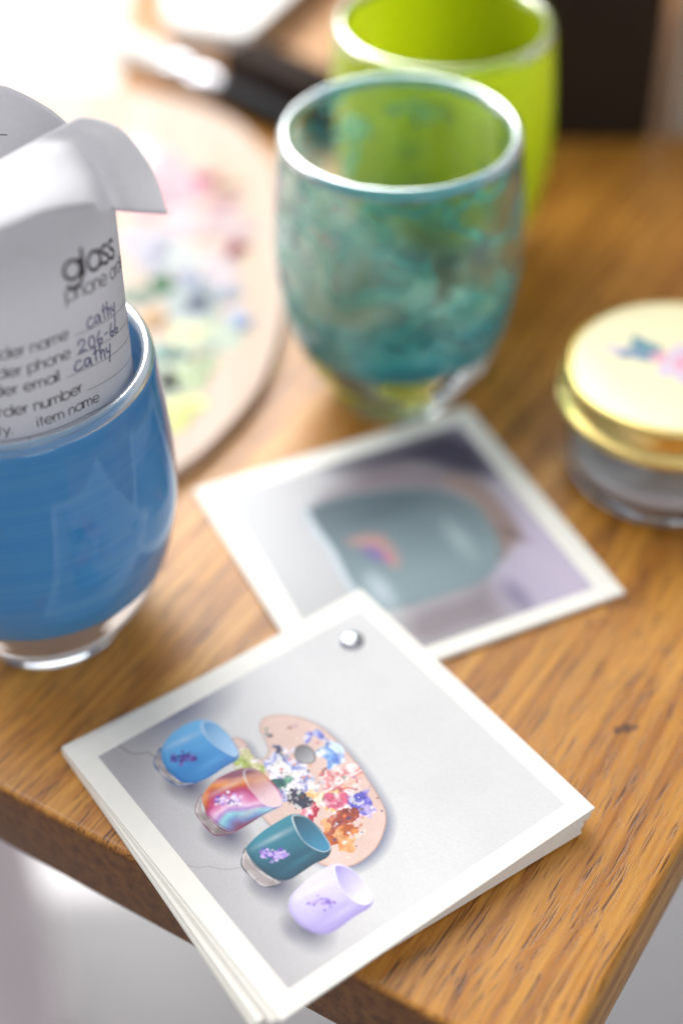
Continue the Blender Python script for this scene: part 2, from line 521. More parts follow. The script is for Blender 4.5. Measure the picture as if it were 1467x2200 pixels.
# folded-over top with its drooping right corner: a Coons patch between four edge curves
def curve(pts):
    pts = smooth_prof(pts, 12)
    P = np.array(pts)
    s = np.concatenate([[0], np.cumsum(np.linalg.norm(np.diff(P, axis=0), axis=1))]); s /= s[-1]
    return lambda t: np.array([np.interp(t, s, P[:, k]) for k in range(3)])
def wpt(th, z):
    x, y, q = tube_p(th, z); return (x + GB[0], y + GB[1], z)
front = curve([wpt(-118, 143.6), wpt(-100, 144.6), wpt(-83, 144.9), wpt(-68, 146.1), wpt(-48, 146.9), wpt(-26, 142.4), (-51.3, 322.5, 133.6), (-45.4, 321, 133.6), (-38.3, 318, 135.0)])
right = curve([(-38.3, 318, 135.0), (-41.5, 326, 141.1), (-47.7, 332, 147.9), (-53.1, 334.5, 149.8), (-58.3, 335, 150.5)])
back = curve([(-93.5, 303.5, 143.9), (-89.8, 309, 143.9), (-83.1, 318, 144.3), (-75.7, 325, 145.3), (-66.7, 331, 147.6), (-58.3, 335, 150.5)])
left = curve([wpt(-118, 143.6), (-95.5, 299.5, 144.2), (-93.5, 303.5, 143.9)])
c00, c10, c01, c11 = front(0), front(1), back(0), back(1)
V = []; Fc = []; NS, NT = 70, 30
for i in range(NS + 1):
    s = i / NS
    for j in range(NT + 1):
        t = j / NT
        p = (1 - t) * front(s) + t * back(s) + (1 - s) * left(t) + s * right(t) \
            - ((1 - s) * (1 - t) * c00 + s * (1 - t) * c10 + (1 - s) * t * c01 + s * t * c11)
        lift = 1.5 * (1 - math.exp(-9 * t)) * (1 - t) * min(1, (1 - s) * 2.2)
        groove = -1.3 * math.exp(-((s - 0.80 - 0.10 * t) / 0.06) ** 2) * math.sin(math.pi * min(1, t * 1.05)) * (1 - 0.35 * t)
        crease = 0.5 * math.exp(-((s - 0.90) / 0.03) ** 2) * math.sin(math.pi * t)
        p = p + np.array([0.25 * groove, 0.3 * groove, lift + groove + crease + 0.28 * math.sin((s - 0.7) * 75 + 6 * t) * math.exp(-((s - 0.86) / 0.07) ** 2) * math.sin(math.pi * t)])
        V.append((p[0] - GB[0], p[1] - GB[1], p[2] - FZ0))
for i in range(NS):
    for j in range(NT):
        a = i * (NT + 1) + j
        Fc.append((a, a + NT + 1, a + NT + 2, a + 1))
fold = mesh_obj('folded_top', V, Fc, M_PAPER, form)
for o in (sheet, fold):
    sm = o.modifiers.new('thickness', 'SOLIDIFY'); sm.thickness = 0.00014; sm.offset = -1.0

# ---- print and handwriting: flat ribbons lying on the sheet
def arc(cx, cy, r, a0, a1, n=14, ry=None):
    ry = ry or r
    return [(cx + r * math.cos(rad(a0 + (a1 - a0) * k / n)), cy + ry * math.sin(rad(a0 + (a1 - a0) * k / n))) for k in range(n + 1)]
CIRC = arc(.5, .5, .5, 0, 360, 22)
def arch(x, w): return [(x, .0), (x, .62)] + arc(x + w / 2, .6, w / 2, 180, 0, 10, .4) + [(x + w, 0)]
GL = {
 'o': (1.15, [CIRC]), 'a': (1.18, [CIRC, [(1, 0), (1, 1)]]), 'd': (1.2, [CIRC, [(1, 0), (1, 1.5)]]),
 'b': (1.15, [CIRC, [(0, 0), (0, 1.5)]]), 'p': (1.15, [CIRC, [(0, -.5), (0, 1)]]), 'q': (1.2, [CIRC, [(1, -.5), (1, 1)]]),
 'g': (1.2, [CIRC, [(1, 1), (1, -.05)] + arc(.5, -.05, .5, 0, -155, 14, .42)]),
 'n': (.95, [[(0, 0), (0, 1)], arch(0, .74)]), 'h': (.95, [[(0, 0), (0, 1.5)], arch(0, .74)]),
 'm': (1.5, [[(0, 0), (0, 1)], arch(0, .63), arch(.63, .63)]),
 'u': (.95, [[(0, 1), (0, .38)] + arc(.37, .4, .37, 180, 360, 10, .4) + [(.74, 1)], [(.74, 0), (.74, 1)]]),
 'r': (.55, [[(0, 0), (0, 1)], [(0, .55), (.08, .8), (.22, .95), (.42, 1.0)]]),
 'e': (1.15, [[(0.02, .5), (.98, .5)] + arc(.5, .5, .5, 0, 318, 20)[1:]]),
 't': (.6, [[(.2, 0), (.2, 1.42)], [(0, 1), (.42, 1)]]),
 'i': (.3, [[(0, 0), (0, 1)], [(0, 1.28), (0, 1.42)]]), 'l': (.32, [[(0, 0), (0, 1.5)]]),
 'y': (.95, [[(0, 1), (.42, .02)], [(.84, 1), (.22, -.5)]]),
 's': (.75, [[(.58, .84), (.45, .98), (.28, 1), (.1, .92), (.06, .74), (.16, .58), (.42, .47), (.58, .33), (.58, .14), (.44, .01), (.25, 0), (.08, .08), (0, .2)]]),
 '.': (.35, [[(.05, .0), (.05, .14)]]), ' ': (.55, []),
}
def warp_z(th): return -6.6 * max(0.0, (th + 45) / 50) ** 1.2
def ribbon(paths, width, to_surf, name, mat):
    V = []; Fc = []
    for path in paths:
        P = []
        for a, b in zip(path, path[1:]):          # subdivide so that strokes follow the bend
            k = max(1, int(math.hypot(b[0] - a[0], b[1] - a[1]) / 0.6))
            P += [(a[0] + (b[0] - a[0]) * q / k, a[1] + (b[1] - a[1]) * q / k) for q in range(k)]
        P.append(path[-1])
        P = np.array(P, float)
        T = np.gradient(P, axis=0); T /= np.linalg.norm(T, axis=1)[:, None] + 1e-9
        N = np.stack([-T[:, 1], T[:, 0]], 1) * width / 2
        st = len(V)
        for p, q in zip(P, N):
            V.append(to_surf(*(p + q))); V.append(to_surf(*(p - q)))
        for k in range(len(P) - 1):
            Fc.append((st + 2 * k, st + 2 * k + 1, st + 2 * k + 3, st + 2 * k + 2))
    return mesh_obj(name, V, Fc, mat, sheet, smooth=False)
_lift = [0.12]
def surf_at(th0, z0, slope=0.0):
    off = _lift[0]
    def f(x, y):
        th = th0 + math.degrees(x / 31.5)
        z = z0 + y + slope * x + warp_z(th)
        wob = 0.35 * math.sin(th * 0.06 + 1.0) * max(0, (z - 95) / 50)
        return tube_p(th, z, off + wob)
    return f
def words(text, th0, z0, size, weight=0.13, slope=0.0, squeeze=1.0, right=False):
    paths = []; x = 0.0
    for ch in text:
        adv, st = GL[ch]
        for s in st:
            paths.append([((x + p[0]) * size * squeeze, p[1] * size) for p in s])
        x += adv
    if right:
        th0 = th0 - math.degrees(x * size * squeeze / 31.5)
    ribbon(paths, weight * size, surf_at(th0, z0, slope), 'printed_text', M_INK)
def rule(th0, z0, th1, z1, w=0.12):
    L = rad(th1 - th0) * 31.5
    f = surf_at(th0, z0, (z1 - z0) / L if L else 0)
    ribbon([[(0, 0), (L, 0)]], w, f, 'printed_rule', M_INK)
def pen(strokes, th0, z0, size, w=0.34, slope=0.0):
    ps = []
    for s in strokes:
        s2 = smooth_prof([(p[0] * size, p[1] * size) for p in s], 6) if len(s) > 2 else [(p[0] * size, p[1] * size) for p in s]
        ps.append(s2)
    _lift[0] = 0.16
    ribbon(ps, w, surf_at(th0, z0, slope), 'handwriting', M_PEN)
    _lift[0] = 0.12

words('glass', -44.0, 127.8, 4.8, 0.19)
words('phone order', -45.0, 122.6, 2.75, 0.12)
words('sender name', -46.0, 113.4, 2.05, 0.15, right=True)
words('sender phone', -46.5, 108.2, 2.05, 0.15, right=True)
words('sender email', -52.8, 103.3, 2.05, 0.15, right=True)
words('order number', -43.3, 97.3, 2.05, 0.15, right=True)
words('item name', -66.4, 92.5, 1.95, 0.14)
words('qty.', -76.5, 92.1, 1.95, 0.14, right=True)
rule(-43.5, 113.2, 35, 113.2); rule(-44.4, 107.7, 35, 107.9); rule(-50.7, 103.1, 35, 103.1); rule(-41.3, 97.0, 35, 97.2)
rule(-100, 90.2, 25, 90.4, 0.14)
for k in range(1, 6):
    rule(-100, 90.3 - 5.2 * k, 25, 90.3 - 5.2 * k, 0.14)
ribbon([[(0, 0), (-1.0, -4), (-2.2, -8), (-4, -14), (-5.6, -18)]], 0.2, surf_at(-70.8, 90.3), 'printed_rule', M_INK)
HC = [[(.85, .9), (.5, 1.05), (.1, .6), (.15, .1), (.6, .02), (1.0, .3)],
      [(1.75, .85), (1.35, .95), (1.15, .5), (1.3, .1), (1.65, .35), (1.8, .9), (1.85, .1), (2.0, .05)],
      [(2.55, 1.75), (2.5, .9), (2.5, .05)], [(2.2, 1.05), (2.95, 1.2)],
      [(3.15, 1.8), (3.12, .9), (3.1, .05)], [(3.1, .55), (3.35, .95), (3.6, .85), (3.62, .05)],
      [(3.95, 1.0), (4.0, .5), (4.3, .4)], [(4.6, 1.1), (4.4, .2), (4.2, -.7)]]
pen(HC, -36.5, 113.6, 2.55)
pen([[(p[0] * 1.06, p[1] * (0.92 + 0.03 * p[0]) + 0.03 * math.sin(p[0] * 3)) for p in st] for st in HC], -46.4, 103.5, 2.6, 0.37)
H2 = [[(.05, .95), (.4, 1.4), (.85, 1.25), (.8, .8), (.4, .3), (.05, .02), (.4, .12), (1.05, .05)],
      [(1.85, 1.35), (1.5, 1.1), (1.4, .5), (1.65, .05), (2.1, .3), (2.15, 1.0), (1.85, 1.35)],
      [(3.05, 1.5), (2.7, .9), (2.6, .3), (2.9, .02), (3.25, .25), (3.1, .6), (2.7, .4)],
      [(3.7, .75), (4.3, .8)],
      [(5.1, 1.5), (4.8, .9), (4.7, .3), (5.0, .02), (5.3, .25), (5.15, .6), (4.8, .4)],
      [(6.0, 1.5), (5.7, .9), (5.6, .3), (5.9, .02), (6.2, .25), (6.05, .6), (5.7, .4)]]
pen(H2, -43.0, 108.0, 2.45)
pen([[(0, 0), (.1, 1.4)], [(.1, 1.4), (.8, 1.45)], [(.05, .75), (.6, .8)]], 1.5, 104.3, 2.3)
# one printed rule shows on the inner side of the back of the roll
V = []
for k in range(13):
    th = 84 + k * 3.0
    V.append(tube_p(th, 135.1, -0.35)); V.append(tube_p(th, 135.35, -0.35))
mesh_obj('printed_rule', V, [(2 * k, 2 * k + 1, 2 * k + 3, 2 * k + 2) for k in range(12)], M_INK, sheet, smooth=False)

# ------------------------------------------------------------------ printed cards
S = 94.98
HALF = S / 2
M_CARD = plain('white_card_stock', (0.80, 0.775, 0.715), 0.55, var=0.02, scale=300, spec=0.3)
FP = {
 'g1_body': [(0.157, 0.206), (0.135, 0.232), (0.12, 0.274), (0.12, 0.323), (0.135, 0.356), (0.163, 0.375), (0.211, 0.381), (0.259, 0.377), (0.29, 0.368), (0.305, 0.349), (0.305, 0.313), (0.308, 0.263), (0.3, 0.222), (0.277, 0.195), (0.233, 0.187), (0.193, 0.188)],
 'g1_base': [(0.16, 0.188), (0.149, 0.212), (0.224, 0.187), (0.276, 0.196), (0.302, 0.226), (0.297, 0.206), (0.282, 0.18), (0.246, 0.167), (0.203, 0.164), (0.178, 0.169)],
 'g1_open': [(0.145, 0.344), (0.146, 0.361), (0.174, 0.374), (0.225, 0.378), (0.272, 0.371), (0.289, 0.365), (0.289, 0.351), (0.25, 0.337), (0.214, 0.33), (0.178, 0.332)],
 'g2_body': [(0.353, 0.208), (0.338, 0.23), (0.325, 0.27), (0.328, 0.316), (0.339, 0.351), (0.36, 0.373), (0.408, 0.383), (0.462, 0.381), (0.491, 0.367), (0.501, 0.351), (0.496, 0.304), (0.496, 0.245), (0.491, 0.214), (0.458, 0.195), (0.415, 0.189), (0.382, 0.196)],
 'g2_base': [(0.363, 0.181), (0.342, 0.215), (0.389, 0.194), (0.431, 0.19), (0.477, 0.2), (0.497, 0.222), (0.484, 0.184), (0.466, 0.167), (0.419, 0.164), (0.387, 0.167)],
 'g2_open': [(0.346, 0.349), (0.359, 0.367), (0.391, 0.376), (0.44, 0.378), (0.478, 0.371), (0.497, 0.355), (0.477, 0.329), (0.433, 0.323), (0.396, 0.326), (0.363, 0.336)],
 'g3_body': [(0.556, 0.208), (0.543, 0.237), (0.536, 0.277), (0.535, 0.324), (0.538, 0.363), (0.559, 0.385), (0.596, 0.394), (0.647, 0.392), (0.684, 0.382), (0.701, 0.358), (0.697, 0.32), (0.698, 0.279), (0.696, 0.24), (0.674, 0.216), (0.633, 0.204), (0.595, 0.201)],
 'g3_base': [(0.571, 0.184), (0.552, 0.211), (0.598, 0.2), (0.64, 0.205), (0.679, 0.218), (0.694, 0.224), (0.687, 0.195), (0.668, 0.175), (0.625, 0.17), (0.592, 0.17)],
 'g3_open': [(0.545, 0.362), (0.564, 0.384), (0.603, 0.391), (0.656, 0.389), (0.683, 0.38), (0.682, 0.36), (0.655, 0.345), (0.621, 0.339), (0.581, 0.346)],
 'g4_body': [(0.754, 0.199), (0.737, 0.222), (0.726, 0.27), (0.722, 0.319), (0.729, 0.361), (0.756, 0.382), (0.795, 0.387), (0.847, 0.382), (0.873, 0.371), (0.883, 0.348), (0.881, 0.303), (0.884, 0.256), (0.877, 0.221), (0.854, 0.2), (0.818, 0.187), (0.778, 0.187)],
 'g4_open': [(0.734, 0.358), (0.759, 0.379), (0.805, 0.386), (0.852, 0.38), (0.871, 0.368), (0.869, 0.348), (0.843, 0.333), (0.8, 0.33), (0.762, 0.34)],
 'palette': [(0.238, 0.388), (0.265, 0.401), (0.31, 0.394), (0.336, 0.395), (0.346, 0.413), (0.333, 0.435), (0.302, 0.449), (0.265, 0.456), (0.239, 0.474), (0.232, 0.498), (0.251, 0.535), (0.292, 0.571), (0.349, 0.594), (0.426, 0.6), (0.515, 0.596), (0.608, 0.581), (0.667, 0.566), (0.704, 0.543), (0.735, 0.506), (0.755, 0.466), (0.762, 0.418), (0.753, 0.378), (0.727, 0.345), (0.693, 0.328), (0.647, 0.315), (0.58, 0.305), (0.501, 0.3), (0.4, 0.31), (0.296, 0.343), (0.254, 0.365)],
 'hole': [(0.384, 0.484), (0.368, 0.503), (0.373, 0.522), (0.395, 0.531), (0.422, 0.524), (0.435, 0.508), (0.428, 0.491), (0.409, 0.48)],
 'navy': [(0.476, 0.389), (0.479, 0.424), (0.518, 0.432), (0.549, 0.423), (0.542, 0.391), (0.508, 0.379)],
 'streak': [(0.321, 0.458), (0.34, 0.466), (0.379, 0.462), (0.38, 0.451), (0.348, 0.449)],
 'black': [(0.28, 0.449), (0.279, 0.466), (0.29, 0.476), (0.296, 0.463), (0.292, 0.447)],
 'crack1': [(0.07, 0.126), (0.111, 0.138), (0.132, 0.16), (0.137, 0.175), (0.164, 0.182)],
 'crack2': [(0.485, 0.049), (0.526, 0.079), (0.54, 0.103), (0.573, 0.131), (0.592, 0.164)],
}
FD = {
 'blu1': (0.392, 0.436), 'wht1': (0.447, 0.434), 'bl2': (0.373, 0.575), 'bl3': (0.359, 0.544), 'lbl': (0.446, 0.566), 'red': (0.53, 0.541), 'org': (0.566, 0.464), 'pnk': (0.592, 0.494), 'vio': (0.621, 0.537), 'rst': (0.575, 0.397), 'orb': (0.664, 0.433), 'brn': (0.629, 0.454), 'grn': (0.328, 0.352), 'tgr': (0.436, 0.399), 'sp1': (0.213, 0.241), 'sp2': (0.4, 0.259), 'sp3': (0.612, 0.256), 'sp4': (0.8, 0.267), 'sh1': (0.305, 0.177), 'sh2': (0.498, 0.17), 'sh3': (0.692, 0.181), 'sh4': (0.846, 0.172), 'shp': (0.769, 0.455), 'rim': (-0.112, 0.268),}
BP = {
 'dark': [(0.09, 0.445), (0.077, 0.702), (0.093, 0.881), (0.214, 0.933), (0.356, 0.911), (0.328, 0.801), (0.213, 0.701), (0.17, 0.541)],
 'glass': [(0.259, 0.274), (0.239, 0.397), (0.286, 0.596), (0.364, 0.724), (0.47, 0.779), (0.606, 0.77), (0.696, 0.74), (0.767, 0.646), (0.774, 0.514), (0.765, 0.353), (0.725, 0.27), (0.595, 0.261), (0.457, 0.274), (0.35, 0.27)],
 'finger': [(0.295, 0.75), (0.334, 0.831), (0.446, 0.86), (0.587, 0.859), (0.651, 0.832), (0.712, 0.742), (0.688, 0.723), (0.573, 0.766), (0.454, 0.777), (0.36, 0.749)],
 'skin2': [(0.159, 0.502), (0.18, 0.65), (0.286, 0.766), (0.368, 0.733), (0.299, 0.589), (0.265, 0.451), (0.231, 0.346)],
 'brown': [(0.789, 0.402), (0.79, 0.548), (0.782, 0.648), (0.937, 0.623), (0.942, 0.496), (0.943, 0.362), (0.859, 0.325)],
 'lav': [(0.365, 0.895), (0.535, 0.912), (0.95, 0.937), (0.946, 0.671), (0.782, 0.648), (0.651, 0.832)],
 'lav2': [(0.1, 0.878), (0.117, 0.987), (0.326, 0.987), (0.356, 0.911), (0.232, 0.899)],
 'emb': [(0.443, 0.354), (0.446, 0.406), (0.479, 0.444), (0.567, 0.442), (0.597, 0.427), (0.539, 0.414), (0.503, 0.4), (0.468, 0.374)],
 'emb2': [(0.496, 0.371), (0.497, 0.403), (0.539, 0.414), (0.567, 0.411), (0.539, 0.382)],
}

class Painter:
    """paints a flat print into the colours of a fine grid; u and v run 0..1 over the card"""
    def __init__(self, u0, u1, v0, v1, n, base, seed):
        self.u0, self.u1, self.v0, self.v1, self.n = u0, u1, v0, v1, n
        self.U, self.V = np.meshgrid(np.linspace(u0, u1, n), np.linspace(v0, v1, n), indexing='ij')
        self.C = np.ones((n, n, 3)) * np.array(base)
        self.rng = np.random.default_rng(seed)
        self.cell = (u1 - u0) / n
    def noise(self, scale, seed=0, octaves=3):
        out = np.zeros_like(self.U); amp = 1.0; tot = 0
        rng = np.random.default_rng(seed)
        for o in range(octaves):
            k = int(scale * 2 ** o) + 2
            g = rng.random((k + 2, k + 2))
            x = (self.U - self.u0) / (self.u1 - self.u0) * k; y = (self.V - self.v0) / (self.v1 - self.v0) * k
            i = np.floor(x).astype(int); j = np.floor(y).astype(int)
            fx = x - i; fy = y - j; fx = fx * fx * (3 - 2 * fx); fy = fy * fy * (3 - 2 * fy)
            i = np.clip(i, 0, k); j = np.clip(j, 0, k)
            out += amp * ((g[i, j] * (1 - fx) + g[i + 1, j] * fx) * (1 - fy) + (g[i, j + 1] * (1 - fx) + g[i + 1, j + 1] * fx) * fy)
            tot += amp; amp *= 0.5
        return out / tot
    def sdf(self, poly):
        P = np.array(smooth_loop(poly, 5))
        d = np.full(self.U.shape, 1e9); ins = np.zeros(self.U.shape, bool)
        for a, b in zip(P, np.roll(P, -1, 0)):
            ex, ey = b - a
            wx, wy = self.U - a[0], self.V - a[1]
            t = np.clip((wx * ex + wy * ey) / (ex * ex + ey * ey + 1e-12), 0, 1)
            d = np.minimum(d, (wx - t * ex) ** 2 + (wy - t * ey) ** 2)
            c = ((a[1] <= self.V) & (b[1] > self.V)) | ((b[1] <= self.V) & (a[1] > self.V))
            xi = a[0] + (self.V - a[1]) / (ey if abs(ey) > 1e-12 else 1e-12) * ex
            ins ^= c & (self.U < xi)
        d = np.sqrt(d)
        return np.where(ins, -d, d)
    def lay(self, mask, col):
        col = np.asarray(col, float)
        if col.ndim == 1: col = col[None, None, :]
        self.C = self.C * (1 - mask[..., None]) + col * mask[..., None]
    def fill(self, poly, col, soft=None, op=1.0):
        soft = soft or self.cell * 1.2
        d = self.sdf(poly) if not isinstance(poly, np.ndarray) else poly
        self.lay(np.clip(0.5 - d / (2 * soft), 0, 1) * op, col)
        return d
    def edge(self, d, col, w, op):
        self.lay(np.exp(-(d / w) ** 2) * op, col)
    def blob(self, c, ru, rv, col, op=1.0, soft=0.35, rough=0.0, seed=0, ang=0.0):
        du, dv = self.U - c[0], self.V - c[1]
        ca, sa = math.cos(ang), math.sin(ang)
        du, dv = du * ca + dv * sa, -du * sa + dv * ca
        r = np.sqrt((du / ru) ** 2 + (dv / rv) ** 2)
        if rough: r = r + rough * (self.noise(28, seed, 3) - 0.5) * 2
        self.lay(np.clip((1 - r) / soft, 0, 1) * op, col)
    def line(self, pts, col, w, op=1.0):
        P = np.array(smooth_prof(pts, 6)); d = np.full(self.U.shape, 1e9)
        for a, b in zip(P, P[1:]):
            ex, ey = b - a
            wx, wy = self.U - a[0], self.V - a[1]
            t = np.clip((wx * ex + wy * ey) / (ex * ex + ey * ey + 1e-12), 0, 1)
            d = np.minimum(d, np.hypot(wx - t * ex, wy - t * ey))
        self.lay(np.clip(1.5 - d / w, 0, 1) * op, col)
    def lerp(self, a, b, t):
        t = np.clip(t, 0, 1)[..., None]
        return np.array(a) * (1 - t) + np.array(b) * t
    def build(self, name, parent, z, mat):
        n = self.n
        X = (self.U - 0.5) * S; Y = (self.V - 0.5) * S
        co = np.stack([X, Y, np.full_like(X, z)], -1).reshape(-1, 3) * MM
        idx = np.arange(n * n).reshape(n, n)
        f = np.stack([idx[:-1, :-1], idx[1:, :-1], idx[1:, 1:], idx[:-1, 1:]], -1).reshape(-1, 4)
        me = bpy.data.meshes.new(name)
        me.from_pydata(co.tolist(), [], f.tolist())
        ca = me.color_attributes.new('print', 'FLOAT_COLOR', 'POINT')
        rgba = np.concatenate([np.clip(self.C, 0, 1), np.ones((n, n, 1))], -1).reshape(-1).astype(np.float32)
        ca.data.foreach_set('color', rgba)
        me.materials.append(mat)
        return put(bpy.data.objects.new(name, me), parent)

def print_mat(name):
    m, n, l = new_mat(name)
    b = bsdf_of(m)
    a = node(m, 'ShaderNodeAttribute'); a.attribute_name = 'print'
    g = noise(m, mapped(m, (1, 1, 1)), 2600, 2)
    gr = ramp(m, g, [(0.3, (0.95, 0.95, 0.95)), (0.7, (1, 1, 1))])
    link(m, mixc(m, 1.0, a.outputs['Color'], gr.outputs['Color'], 'MULTIPLY'), b.inputs['Base Color'])
    b.inputs['Roughness'].default_value = 0.5
    b.inputs['Specular IOR Level'].default_value = 0.3
    return m
M_PRINT = print_mat('satin_photo_print')
s_ = lambda h: np.array(srgb(h))

# ---- picture on the front card: four glasses in a row before a used palette
pt = Painter(0.068, 0.944, 0.062, 0.945, 500, s_('d6d5d4'), 3)
U, Vv = pt.U, pt.V
pt.C = pt.lerp(s_('b5b2b4'), s_('d0cfcf'), (Vv - 0.05) * 3.2 + 0.05 * pt.noise(5, 1))
pt.blob((0.06, 0.33), 0.13, 0.20, s_('70748a'), 0.9, 0.9)
pt.blob((0.10, 0.10), 0.22, 0.16, s_('a09c9e'), 0.6, 0.9)
pt.line(FP['crack1'], s_('77706f'), 0.0022, 0.6)
pt.line(FP['crack2'], s_('9a9294'), 0.002, 0.5)
for k, ru, rv in (('sh1', 0.085, 0.06), ('sh2', 0.085, 0.06), ('sh3', 0.085, 0.065), ('sh4', 0.085, 0.06)):
    c = FD[k]; pt.blob((c[0] - 0.012, c[1] + 0.03), ru * 1.1, rv * 1.1, s_('4c4e68'), 1.0, 0.95)
    pt.blob((c[0] - 0.03, c[1] - 0.01), 0.05, 0.035, s_('7a7884'), 0.5, 0.9)
# palette with its own shadow
d = pt.sdf([(p[0] + 0.020, p[1] + 0.006) for p in FP['palette']])
pt.fill(d, s_('68718c'), 0.016, 0.85)
d = pt.sdf(FP['palette'])
pn = pt.noise(9, 5)
pt.fill(d, pt.lerp(s_('cfb3a8'), s_('dfc6bd'), pn * 1.4 - 0.2))
inside = np.clip(0.5 - d / 0.004, 0, 1)
pt.edge(d, s_('b78f7c'), 0.003, 0.55)
keep = pt.C.copy()
n1, n2, n3 = pt.noise(60, 11), pt.noise(110, 12), pt.noise(34, 13)
def dab(c, ru, rv, cols, seed, ang=0.0, rough=0.7, op=1.0):
    q = pt.noise(20, seed, 3); q = np.clip((q - 0.3) / 0.4, 0, 1)
    k = len(cols) - 1
    col = np.zeros_like(pt.C); x = q * k
    for i in range(k):
        w = np.clip(x - i, 0, 1)[..., None]
        col = np.where(x[..., None] >= i, s_(cols[i]) * (1 - w) + s_(cols[i + 1]) * w, col)
    pt.blob(c, ru, rv, col, op, 0.12, rough, seed + 50, ang)
dab(FD['grn'], 0.07, 0.05, ['b9c277', '9fb05e', 'd2cba0'], 21)
dab(FD['wht1'], 0.075, 0.06, ['efe9ea', 'dcd6e6', '6a70b0', 'f4efee'], 22, 0.5, 1.1)
dab(FD['blu1'], 0.055, 0.036, ['4a52a8', 'e9e6f0', '7f8fd0', 'f0ecec'], 23, 0.4, 1.0)
dab(FD['tgr'], 0.018, 0.035, ['3f8a72', '7fae98', '2d5f60'], 24, -0.2, 1.0)
dab(FD['bl2'], 0.030, 0.012, ['5a63b5', '8a93cf', 'c9cbe6'], 25, 0.3, 0.8)
dab(FD['bl3'], 0.012, 0.022, ['4c55a8', '7077c0', 'd9d4e2'], 26, 0.6, 0.8)
dab(FD['lbl'], 0.040, 0.036, ['e9ecf3', '7ea9da', '5f7cc6', 'c8d8ee'], 27, 0.0, 0.7)
dab(FD['red'], 0.055, 0.058, ['efd6d2', 'd06a70', 'f2e4e0', 'b9505c', 'e9b9a8'], 28, 0.3, 0.6)
dab(FD['org'], 0.050, 0.034, ['d98b4b', 'e8bb7c', 'f0dcc8'], 29, 0.4, 1.0)
dab(FD['pnk'], 0.050, 0.038, ['efdbe2', 'd88aa6', 'f3e9ea', 'c9607c'], 30, 0.2, 0.9)
dab(FD['vio'], 0.040, 0.032, ['5a58b4', 'b3a3d8', 'e3d8ee', '4a4aa0'], 31, 0.1, 0.7)
dab(FD['orb'], 0.055, 0.058, ['c06a35', 'a8502c', 'd58a50', 'e0a878'], 32, 0.1, 0.8)
dab(FD['brn'], 0.022, 0.055, ['7a2f2c', 'a04838', 'd08a70'], 33, -0.1, 0.9)
dab(FD['rst'], 0.050, 0.022, ['cf3f5c', 'e58a98', 'f4e2e2', 'b52c48'], 34, -0.6, 0.8)
for nm, c in (('navy', '2f3448'), ('streak', '3a4064'), ('black', '3c3c48')):
    dd = pt.sdf(FP[nm]) + (n2 - 0.5) * 0.022
    pt.fill(dd, s_(c))
# flecks
rng = np.random.default_rng(8)
for k in range(90):
    c = (rng.uniform(0.26, 0.72), rng.uniform(0.36, 0.58))
    col = s_(['c94a62', '3c3f70', 'e08a4a', '5f8f7a', 'f5f0ee', '9a6fb0', '7a3a34'][rng.integers(7)])
    r = rng.uniform(0.0014, 0.0045)
    du = (U - c[0]); dv = (Vv - c[1])
    pt.lay(np.clip(1.6 - np.hypot(du / r, dv / (r * rng.uniform(.5, 1.6))), 0, 1) * 0.8, col)
# thick paint catches light: fine light and dark ridges where paint lies (part of the printed picture)
paintm = np.clip(np.abs(pt.C - keep).sum(-1) * 6, 0, 1)
pt.C *= (1 + paintm * (0.55 * (pt.noise(150, 14, 2) - 0.5) + 0.35 * (n1 - 0.5)))[..., None]
pt.lay(np.clip((pt.noise(60, 15, 3) - 0.60) * 6, 0, 1) * paintm * 0.6, s_('f6f2f0'))
pt.C = np.where(inside[..., None] > 0.5, pt.C, keep)
dh = pt.fill(FP['hole'], pt.lerp(s_('66656c'), s_('c4c3c4'), (U - 0.365) * 11))
pt.edge(dh, s_('6a5a58'), 0.0025, 0.8)

def sprig(c, cols, seed, n=70, ln=0.034):
    """a small sprig of florets, printed slantwise across the glass"""
    r = np.random.default_rng(seed)
    ax, ay = 0.63, 0.77
    for k in range(n):
        t = r.uniform(-1, 1); w = r.normal(0, 0.0095 * (1.15 - 0.6 * abs(t)))
        u = c[0] + t * ln * ax + w * ay; v = c[1] + t * ln * ay - w * ax
        rr = r.uniform(0.0028, 0.0058)
        pt.lay(np.clip(1.5 - np.hypot((U - u) / rr, (Vv - v) / (rr * r.uniform(.6, 1.3))), 0, 1) * r.uniform(.55, .95), s_(cols[r.integers(len(cols))]))

